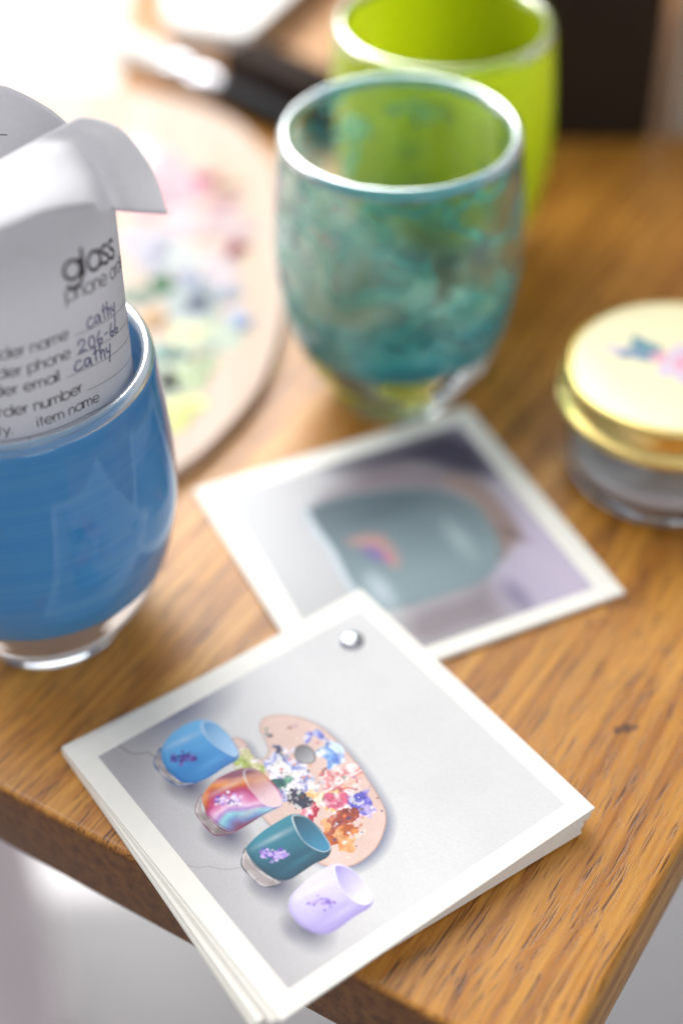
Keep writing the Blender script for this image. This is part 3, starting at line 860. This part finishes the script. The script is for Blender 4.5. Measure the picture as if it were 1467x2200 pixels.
def pic_glass(k, body, base, opening, c_dark, c_mid, c_light, o_dark, o_light, base_c, swirl=None):
    P = np.array(body); u0, u1 = P[:, 0].min(), P[:, 0].max(); v0, v1 = P[:, 1].min(), P[:, 1].max()
    x = (U - u0) / (u1 - u0); y = (Vv - v0) / (v1 - v0)      # x from the upper to the lower side, y from foot to mouth
    if base:
        db = pt.sdf(base)
        bn = pt.noise(26, 40 + k, 3)
        pt.fill(db, pt.lerp(s_(base_c) * 0.6, s_('b0a4a0'), np.clip(bn * 2.6 - 0.9, 0, 1)), 0.0022, 0.75)
        pt.lay(np.exp(-((db + 0.004) / 0.0028) ** 2) * np.clip(bn * 3 - 1.3, 0, 1) * 0.6, s_('e6e4e6'))
        pt.lay(np.exp(-((db + 0.001) / 0.0022) ** 2) * np.clip(1.7 - bn * 1.8, 0, 1) * 0.95, s_(c_dark))
    d = pt.sdf(body)
    gn = pt.noise(12, 70 + k, 2)
    if swirl is None:
        t = x * 0.9 + 0.25 * (gn - 0.5)
        col = pt.lerp(s_(c_light), s_(c_mid), t * 1.6)
        col = pt.C * 0 + col
        w = np.clip((t - .45) * 1.6, 0, 1)[..., None] * .75
        col = col * (1 - w) + s_(c_dark) * w
        w = np.clip((0.22 - y) * 3.2, 0, 1)[..., None] * .55
        col = col * (1 - w) + s_(c_dark) * w
    else:
        q = np.clip(x + 0.16 * np.sin(y * 4.2 + 0.5) - 0.10 + 0.35 * (gn - .5), 0, 0.999) * (len(swirl) - 1)
        col = np.zeros_like(pt.C)
        for i in range(len(swirl)):
            col += np.clip(1 - np.abs(q - i), 0, 1)[..., None] * s_(swirl[i])
        col *= (0.86 + 0.28 * pt.noise(50, 77, 2))[..., None]
    pt.fill(d, col, 0.0022)
    inn = np.clip(-d / 0.004, 0, 1)
    pt.lay(np.exp(-((d + 0.003) / 0.004) ** 2) * np.clip(x * 1.5 + .1, 0, 1) * inn * 0.7, s_(c_dark))        # darker lower rim
    pt.lay(np.exp(-((x - 0.17 - 0.1 * y) / 0.05) ** 2) * np.clip(1 - np.abs(y - 0.45) * 2.2, 0, 1) * inn * 0.28, s_('f4f8fa'))   # soft window streak
    pt.lay(np.exp(-(((x - 0.80) / 0.06) ** 2 + ((y - 0.55) / 0.25) ** 2)) * inn * 0.30, s_(c_light))
    do = pt.sdf(opening)
    P = np.array(opening); ou0, ou1 = P[:, 0].min(), P[:, 0].max(); ov0, ov1 = P[:, 1].min(), P[:, 1].max()
    xx = (U - ou0) / (ou1 - ou0); yy = (Vv - ov0) / (ov1 - ov0)
    if swirl is None:
        oc = pt.lerp(s_(o_dark), s_(o_light), xx * 1.25 - 0.1 + 0.3 * (gn - .5))
    else:
        oc = pt.lerp(col * 0.75, s_(o_light), xx * 1.5 - 0.15)
    pt.fill(do, oc, 0.0024)
    pt.lay(np.exp(-(do / 0.0024) ** 2) * np.clip((0.55 - xx) * 2, 0, 1) * np.clip(1.1 - yy, 0, 1) * 0.75, s_('eef3f5'))
    pt.lay(np.exp(-(do / 0.002) ** 2) * np.clip((xx - 0.3) * 2, 0, 1) * 0.35, s_('f0f2f5'))

pic_glass(1, FP['g1_body'], FP['g1_base'], FP['g1_open'], '2c5f9e', '4f9bd6', '7dbdea', '6fa4cf', 'a9cbe8', '8a8a92')
sprig(FD['sp1'], ['3b2a78', '5a3a98', '2c3f8a', '7a5ab0'], 1)
pic_glass(2, FP['g2_body'], FP['g2_base'], FP['g2_open'], '7a3f5f', 'c9708f', 'e6a0b0', '8a6a78', 'e6c9cc', 'a08a88', ['8a5468', 'c98a78', 'dd9048', 'c0503f', 'b8487e', 'd98ab4', 'e6c0d8', 'b08cc4', '8fc8d2', '6a86b4', '7a3a58'])
sprig(FD['sp2'], ['e9d6f0', '5a3a98', 'c9a0e0', '6a4ab0', 'f2e8f4'], 2)
pic_glass(3, FP['g3_body'], FP['g3_base'], FP['g3_open'], '14384a', '1f5a70', '3f8a9c', '1d4a5c', '3f86a6', 'a08f88')
sprig(FD['sp3'], ['b9a6e0', '6a4ab0', 'd0b8ea', '8f6ac0'], 3)
pic_glass(4, FP['g4_body'], None, FP['g4_open'], '8f82b8', 'b9aede', 'e2ddf2', '9c8fca', 'e9e6f6', 'b0a8c0')
sprig(FD['sp4'], ['9a80c8', '7f68b8', 'c0a8dc'], 4, n=26)
pt.C *= (1 + 0.07 * (pt.noise(240, 91, 1) - 0.5) + 0.06 * (pt.noise(6, 92, 2) - 0.5))[..., None]
pt.lay(np.clip((pt.noise(200, 90, 2) - 0.5), 0, 1) * 0.12, s_('5a5a60'))

lum = pt.C.mean(-1, keepdims=True)
pt.C = np.clip(lum + (pt.C - lum) * 1.06, 0.004, 1) ** 1.04

bundle = empty('card_bundle', (-5.05, 257.64, 1.4), 0, label='riveted stack of white bordered cards picturing four glasses and a palette', cat='card stack')
bundle.rotation_euler = (Matrix.Rotation(5.3467, 3, 'Z') @ Matrix.Rotation(0.0137, 3, 'X') @ Matrix.Rotation(0.0137, 3, 'Y')).to_euler()
RIV = ((0.15 - 0.5) * S, (0.853 - 0.5) * S)
card_me = None
angs = [-3.1, -3.45, -3.3, -2.9, -2.75, -1.25, -0.9, 0.0]
TH = 0.8
top_card = None
for k, a in enumerate(angs):
    # each card turns about the rivet
    if card_me is None:
        o = box('card', -HALF - RIV[0], HALF - RIV[0], -HALF - RIV[1], HALF - RIV[1], 0, TH - 0.06, M_CARD, bundle, bev=0.08, seg=1)
        card_me = o.data
    else:
        o = put(bpy.data.objects.new('card', card_me), bundle)
    o.location = (RIV[0] * MM, RIV[1] * MM, k * TH * MM)
    o.rotation_euler = (0, 0, rad(a))
    top_card = o
pic = pt.build('photo_print', top_card, 0, M_PRINT)
pic.location = (-RIV[0] * MM, -RIV[1] * MM, (TH - 0.06 + 0.02) * MM)
top_card['label'] = 'top card printed with four glasses and a painter\'s palette'
M_STEEL = plain('polished_steel', (0.50, 0.51, 0.55), 0.2, 1.0)
lathe('rivet', [(3.35, 0), (3.4, 0.16), (3.2, 0.30), (2.95, 0.34)] + smooth_prof([(2.9, 0.4), (2.8, 0.8), (2.3, 1.15), (1.4, 1.38), (0.6, 1.45), (0, 1.46)], 4), M_STEEL, bundle, n=40, loc=(RIV[0], RIV[1], 8 * TH - 0.05))

# ---- card pile behind: a hand holding a grey-green glass
pb = Painter(0.075, 0.945, 0.075, 0.925, 160, s_('b4b3b4'), 4)
U, Vv = pb.U, pb.V
pb.C = pb.lerp(s_('b8b8b9'), s_('a9a4aa'), Vv * 1.2 - 0.1)
pb.fill(BP['lav'], s_('b3a8bd'), 0.05, 0.95)
pb.blob((0.75, 0.88), 0.3, 0.12, s_('b9aec2'), 0.9, 0.7)
pb.fill(BP['lav2'], s_('a79fba'), 0.05, 0.9)
pb.fill(BP['dark'], s_('3f384c'), 0.05, 0.95)
pb.fill(BP['skin2'], s_('75666c'), 0.05, 0.85)
pb.fill(BP['brown'], s_('857a80'), 0.05, 0.9)
pb.blob((0.88, 0.70), 0.12, 0.05, s_('6f6880'), 0.7, 0.8)
pb.fill(BP['finger'], s_('8f7a74'), 0.02, 0.95)
pb.blob((0.63, 0.82), 0.09, 0.035, s_('6a5555'), 0.7, 0.9, ang=0.5)
dg = pb.sdf(BP['glass'])
pb.fill(dg, pb.lerp(s_('525f67'), s_('7f9196'), (U - 0.28) * 2.6), 0.012)
pb.edge(dg, s_('6a7a80'), 0.012, 0.4)
pb.blob((0.68, 0.34), 0.12, 0.05, s_('b9c4cc'), 0.8, 0.9)
pb.line([(0.259, 0.276), (0.35, 0.272), (0.457, 0.276), (0.595, 0.263), (0.715, 0.272)], s_('c3ccd2'), 0.012, 0.8)
pb.blob((0.36, 0.50), 0.07, 0.20, s_('4f5c64'), 0.6, 0.9)
pb.blob((0.58, 0.66), 0.14, 0.05, s_('a9b9bc'), 0.55, 0.9)
pb.fill(BP['emb'], s_('c98a7c'), 0.03, 0.8)
pb.fill(BP['emb2'], s_('6a4aa0'), 0.022, 0.8)
pb.blob((0.56, 0.425), 0.02, 0.012, s_('c9607a'), 0.9, 0.6)
pile = empty('card_pile', (17.83, 351.99, 0), 5.136, label='white bordered cards under the riveted stack, showing a hand holding a grey glass', cat='card stack')
for k in range(2):
    o = box('card', -HALF, HALF, -HALF, HALF, 0, 0.84, M_CARD, pile, bev=0.08, seg=1) if k == 0 else put(bpy.data.objects.new('card', o.data), pile)
    o.location = (0, 0, (0.05 + 0.88 * k) * MM)
    o.rotation_euler = (0, 0, rad(0.5 if k == 0 else 0))
pb.build('photo_print', o, 0.86, M_PRINT)

# ------------------------------------------------------------------ candle jar with gold lid
jar = empty('candle_jar', (101.0, 385.5, 0), 0, label='small clear glass jar with a gold lid bearing a flower sticker', cat='jar')
M_JAR = clear_glass('jar_glass', (0.96, 0.975, 0.99))
lathe('jar_body', smooth_prof([(0, 0.5), (18, 0.3), (26.5, 0), (29.5, 1.3), (31.3, 4.5), (32, 10), (32, 24), (31.2, 28.5), (30.2, 31), (30.2, 35), (28.4, 35.4), (28.2, 31), (29.2, 27), (29.8, 23), (29.8, 10), (28.6, 6.2), (24, 4.4), (0, 4.2)], 4), M_JAR, jar, n=96)
M_WAX = plain('pale_wax', (0.92, 0.92, 0.96), 0.3, var=0.04, scale=120)
lathe('wax', smooth_prof([(0, 4.6), (23.5, 4.8), (28.1, 6.6), (29.3, 9.6), (29.3, 12.5), (28.6, 13.3), (15, 13.0), (0, 13.0)], 4), M_WAX, jar, n=64)
M_GOLD = plain('satin_gold', (0.86, 0.66, 0.24), 0.3, 1.0, var=0.04, scale=200)
M_LIDTOP = plain('pale_gold_lid_enamel', (0.84, 0.77, 0.50), 0.38, 0.2, var=0.03, scale=200, coat=0.1)
lathe('lid', [(33.9, 27.2), (34.9, 27.0), (35.4, 27.9), (35.4, 29.2), (34.6, 30.0), (33.4, 30.4), (33.0, 31.0), (33.0, 35.8), (33.2, 36.4), (33.6, 36.9), (33.7, 38.0), (33.4, 38.9), (32.6, 39.4), (31.6, 39.6), (31.3, 39.45)], M_GOLD, jar, n=96)
lathe('lid_top', [(31.35, 39.45), (30.8, 39.55), (20, 39.65), (0, 39.7)], M_LIDTOP, jar, n=96)
M_LEAF = plain('printed_leaf_teal', srgb('5f8a98'), 0.4); M_LEAF2 = plain('printed_leaf_blue', srgb('7a90ac'), 0.4)
M_PET = plain('printed_petal_pink', srgb('dc9fb4'), 0.4); M_PET2 = plain('printed_petal_lilac', srgb('d0c2d0'), 0.4)
def petal(cx, cy, ang, L, W, mat, z, name):
    pts = []
    for k in range(20):
        t = 2 * math.pi * k / 20
        x = math.cos(t) * L / 2; y = math.sin(t) * W / 2 * (1 - 0.35 * math.cos(t))
        a = rad(ang)
        pts.append((cx + x * math.cos(a) - y * math.sin(a) - 101.0, cy + x * math.sin(a) + y * math.cos(a) - 385.5))
    mesh_obj(name, [(p[0], p[1], z) for p in pts], [tuple(range(20))], mat, jar, smooth=False)
z = 39.72
for i, (cx_, cy_, a, L, W, mt, nm) in enumerate([
        (83, 393, 170, 9, 4, M_PET2, 'sticker_leaf'), (87, 391, 200, 9, 5, M_LEAF2, 'sticker_leaf'), (91, 395, 115, 11, 6, M_LEAF, 'sticker_leaf'),
        (90, 390, 150, 9, 5, M_LEAF2, 'sticker_leaf'), (94, 392, 60, 8, 5, M_LEAF, 'sticker_leaf'),
        (97, 388, 160, 10, 7, M_PET, 'sticker_petal'), (102, 390, 80, 11, 8, M_PET2, 'sticker_petal'), (98, 383, 215, 11, 8, M_PET2, 'sticker_petal'),
        (105, 384, 330, 12, 9, M_PET, 'sticker_petal'), (102, 379, 270, 10, 8, M_PET2, 'sticker_petal'), (102, 385, 10, 7, 6, M_PET, 'sticker_petal'),
        (111, 380, 340, 10, 5, M_LEAF, 'sticker_leaf'), (112, 388, 20, 9, 4, M_LEAF2, 'sticker_leaf')]):
    petal(cx_, cy_, a, L, W, mt, z + i * 0.012, nm)

# ------------------------------------------------------------------ painter's palette
m, n, l = new_mat('pale_palette_wood')
b = bsdf_of(m)
fz = noise(m, mapped(m, (90, 6, 60)), 1.0, 4)
r = ramp(m, fz, [(0.3, srgb('bda694')), (0.7, srgb('cebbae'))])
link(m, r.outputs['Color'], b.inputs['Base Color']); b.inputs['Roughness'].default_value = 0.6; b.inputs['Specular IOR Level'].default_value = 0.25
M_PAL = m
pal = empty('paint_palette', (-115, 492, 0.6), 0, label='pale wooden paint palette with dried dabs of colour behind the blue tumbler', cat='palette')
PL = [(-19, 495), (-20.3, 455), (-25.8, 424), (-37, 400), (-52, 380), (-78, 364), (-112, 357), (-152, 366), (-190, 396), (-213, 450), (-218, 510), (-204, 570), (-172, 612), (-132, 630), (-98, 630), (-76, 623.4), (-62, 617), (-46, 604.5), (-34, 587), (-25, 561), (-20.8, 530)]
loop = [(x + 115, y - 492) for x, y in smooth_loop(PL, 6)]
# board with a thumb hole: ring of quads would be wasteful, so cut the hole by bridging one slit
hole = [(-160 + 115 + 13 * math.cos(t), 560 - 492 + 10 * math.sin(t)) for t in np.linspace(0, 2 * math.pi, 24, endpoint=False)]
bm = bmesh.new()
def ring(pts, z): return [bm.verts.new((x * MM, y * MM, z * MM)) for x, y in pts]
edges = []
for pts in (loop, hole):
    vs = ring(pts, 5.0)
    edges += [bm.edges.new((vs[i], vs[(i + 1) % len(vs)])) for i in range(len(vs))]
res = bmesh.ops.triangle_fill(bm, edges=edges, use_beauty=True)
top = [g for g in res['geom'] if isinstance(g, bmesh.types.BMFace)]
ex = bmesh.ops.extrude_face_region(bm, geom=top)
for g in ex['geom']:
    if isinstance(g, bmesh.types.BMVert): g.co.z = 0.05 * MM
bmesh.ops.recalc_face_normals(bm, faces=bm.faces)
me = bpy.data.meshes.new('palette_board'); bm.to_mesh(me); bm.free(); me.materials.append(M_PAL)
put(bpy.data.objects.new('palette_board', me), pal)
DABS = [(-44, 520, 12, 'cbb4b6'), (-62, 500, 14, 'b7b4bf'), (-45, 490, 11, 'cfc0c6'), (-50, 470, 13, 'a9b4b4'), (-46, 445, 12, 'bcc6b4'), (-66, 560, 12, 'd6b4bc'), (-60, 425, 10, 'b9c2b0'), (-44, 535, 6, 'b98a94'), (-70, 475, 7, '8a9a8c'), (-40, 475, 6, '9ca8bc'), (-55, 440, 4, '6a8a86'), (-64, 500, 3.5, '7a86a8'), (-66, 542, 13.7, 'e0aab6'), (-76, 574, 9.3, 'efe3e0'), (-56, 522, 8.9, 'e6c6cc'), (-51, 552, 5.1, 'b9557a'), (-37, 504, 4.2, '98163f'), (-56, 497, 9.8, 'd0ddd2'), (-62, 482, 5.1, '1f6a28'), (-50, 482, 7.0, '7f8aa6'),
        (-49, 469, 5.1, '26355c'), (-49, 451, 9.2, 'dcdca8'), (-34, 459, 4.6, 'aebfe0'), (-60, 441, 5.8, 'a0beb4'), (-56, 424, 4.6, '06120d'), (-52, 408, 7.7, 'e2e494'), (-48, 430, 8.0, 'bccaa0'), (-42, 548, 3.9, 'd2b294'),
        (-74, 510, 5.5, 'c5c2dc'), (-47, 438, 2.5, 'b09c80'), (-64, 460, 4.3, 'd9b07f'), (-90, 540, 9, 'd9a8b8'), (-95, 480, 8, '8fa8c0'), (-110, 510, 10, 'e6dcb0'), (-100, 430, 8, '7fa890'), (-130, 450, 9, 'c98a70')]
dab_mats = {}
for i, (x, y, r0, hexc) in enumerate(DABS):
    if hexc not in dab_mats:
        dab_mats[hexc] = plain('oil_paint_' + hexc, tuple(q * 0.8 for q in srgb(hexc)), 0.5, var=0.2, scale=160, spec=0.3, bumps=0.4)
    rg = random.Random(i * 7 + 3)
    ph = [rg.uniform(0, 6.28) for _ in range(5)]
    nA, nR = 36, 7
    zb = 5.02 + (1.0 if r0 < 5.2 else 0.0)
    V = [(x + 115, y - 492, zb + 0.9 + 0.3 * rg.random())]; Fc = []
    for j in range(1, nR + 1):
        q = j / nR
        for k in range(nA):
            t = 2 * math.pi * k / nA
            e = r0 * (1 + 0.22 * math.sin(2 * t + ph[0]) + 0.14 * math.sin(3 * t + ph[1]) + 0.09 * math.sin(5 * t + ph[2]) + 0.06 * math.sin(9 * t + ph[3]))
            h = (1 - q ** 3) * (0.75 + 0.35 * math.sin(3 * t + 7 * q + ph[4])) * min(1.3, 0.5 + r0 * 0.09)
            V.append((x + 115 + q * e * math.cos(t), y - 492 + q * e * 1.15 * math.sin(t), zb + i * 0.004 + max(0, h) - (1.0 * q ** 6 if r0 < 5.2 else 0)))
    for k in range(nA):
        Fc.append((0, 1 + k, 1 + (k + 1) % nA))
    for j in range(nR - 1):
        for k in range(nA):
            a0 = 1 + j * nA + k; a1 = 1 + j * nA + (k + 1) % nA
            Fc.append((a0, a0 + nA, a1 + nA, a1))
    mesh_obj('paint_dab', V, Fc, dab_mats[hexc], pal)

# ------------------------------------------------------------------ paint brush lying behind the palette
brush = empty('paint_brush', (-60, 636.5, 6.7), math.atan2(-0.697, 0.717), label='thick paint brush with black handle and steel ferrule behind the palette', cat='paint brush')
def along(name, prof, mat):
    o = lathe(name, prof, mat, brush, n=40)
    o.rotation_euler = (0, math.pi / 2, 0)
    return o
M_BRIS = plain('white_bristle', (0.80, 0.79, 0.76), 0.6, var=0.15, scale=900)
M_BLACK = plain('black_lacquer', (0.010, 0.010, 0.012), 0.5, spec=0.08)
along('bristles', smooth_prof([(0, -62), (1.5, -60), (4, -50), (6, -36), (6.0, -20), (5.6, -12), (0, -12)], 4), M_BRIS)
along('ferrule', [(5.7, -14), (6.0, -13.5), (6.0, -2), (5.6, -1.4), (6.0, -0.8), (5.8, 10), (5.4, 18), (5.0, 18.5)], M_STEEL)
along('handle', smooth_prof([(5.0, 17), (5.6, 24), (6.0, 36), (5.4, 52), (4.4, 66), (3.6, 74), (2, 76), (0, 76.4)], 4), M_BLACK)

# ------------------------------------------------------------------ things standing at the back of the table
M_WHITE = plain('white_carton', (0.86, 0.86, 0.85), 0.45, var=0.02, scale=40)
wb = empty('white_box', (-40, 700, 0), 0, label='low plain white carton lying behind the palette and brush', cat='box')
WB = [(-72, 676), (-38, 661), (4, 750), (-18, 800), (-86, 780)]
prism('carton', [(x + 40, y - 700) for x, y in WB], 0.6, 13, M_WHITE, wb, bev=0.8)
prism('carton_lid', [((x + 47) * 1.012 - 7.5, (y - 731) * 1.012 + 31) for x, y in WB], 7, 14.2, M_WHITE, wb, bev=0.8)
wsheet = empty('paper_sheet', (-200, 720, 0), 0.04, label='large white sheet of paper lying flat behind the palette', cat='paper sheet')
box('sheet', -130, 104, -150, 110, 0.1, 0.5, plain('cream_paper', (0.70, 0.66, 0.60), 0.6, var=0.03, spec=0.2), wsheet, bev=0.1, seg=1)
blk = empty('dark_block', (-22.3, 630.5, 0), math.atan2(-0.697, 0.717), label='small dark brown wooden block between the brush and the carton', cat='block')
box('block_body', -28, 28, -9, 11, 0.05, 15, plain('dark_walnut', (0.020, 0.011, 0.007), 0.6, var=0.3, scale=80, spec=0.06), blk, bev=1.0)
dk = empty('dark_cabinet_box', (72, 645, 0), -0.05, label='tall dark brown wooden box behind the lime tumbler', cat='box')
M_DARK = plain('dark_stained_wood', (0.010, 0.006, 0.004), 0.5, var=0.4, scale=30)
box('box_body', -56, 58, -55, 120, 0.05, 190, M_DARK, dk, bev=1.5)
gp = empty('grey_board', (152, 590, 0), 0, label='narrow grey board standing upright beside the dark box', cat='board')
o = box('board', -17, 22, 0, 9, 0.05, 230, plain('grey_beige_paint', (0.50, 0.45, 0.40), 0.5, var=0.1), gp, bev=1.0)
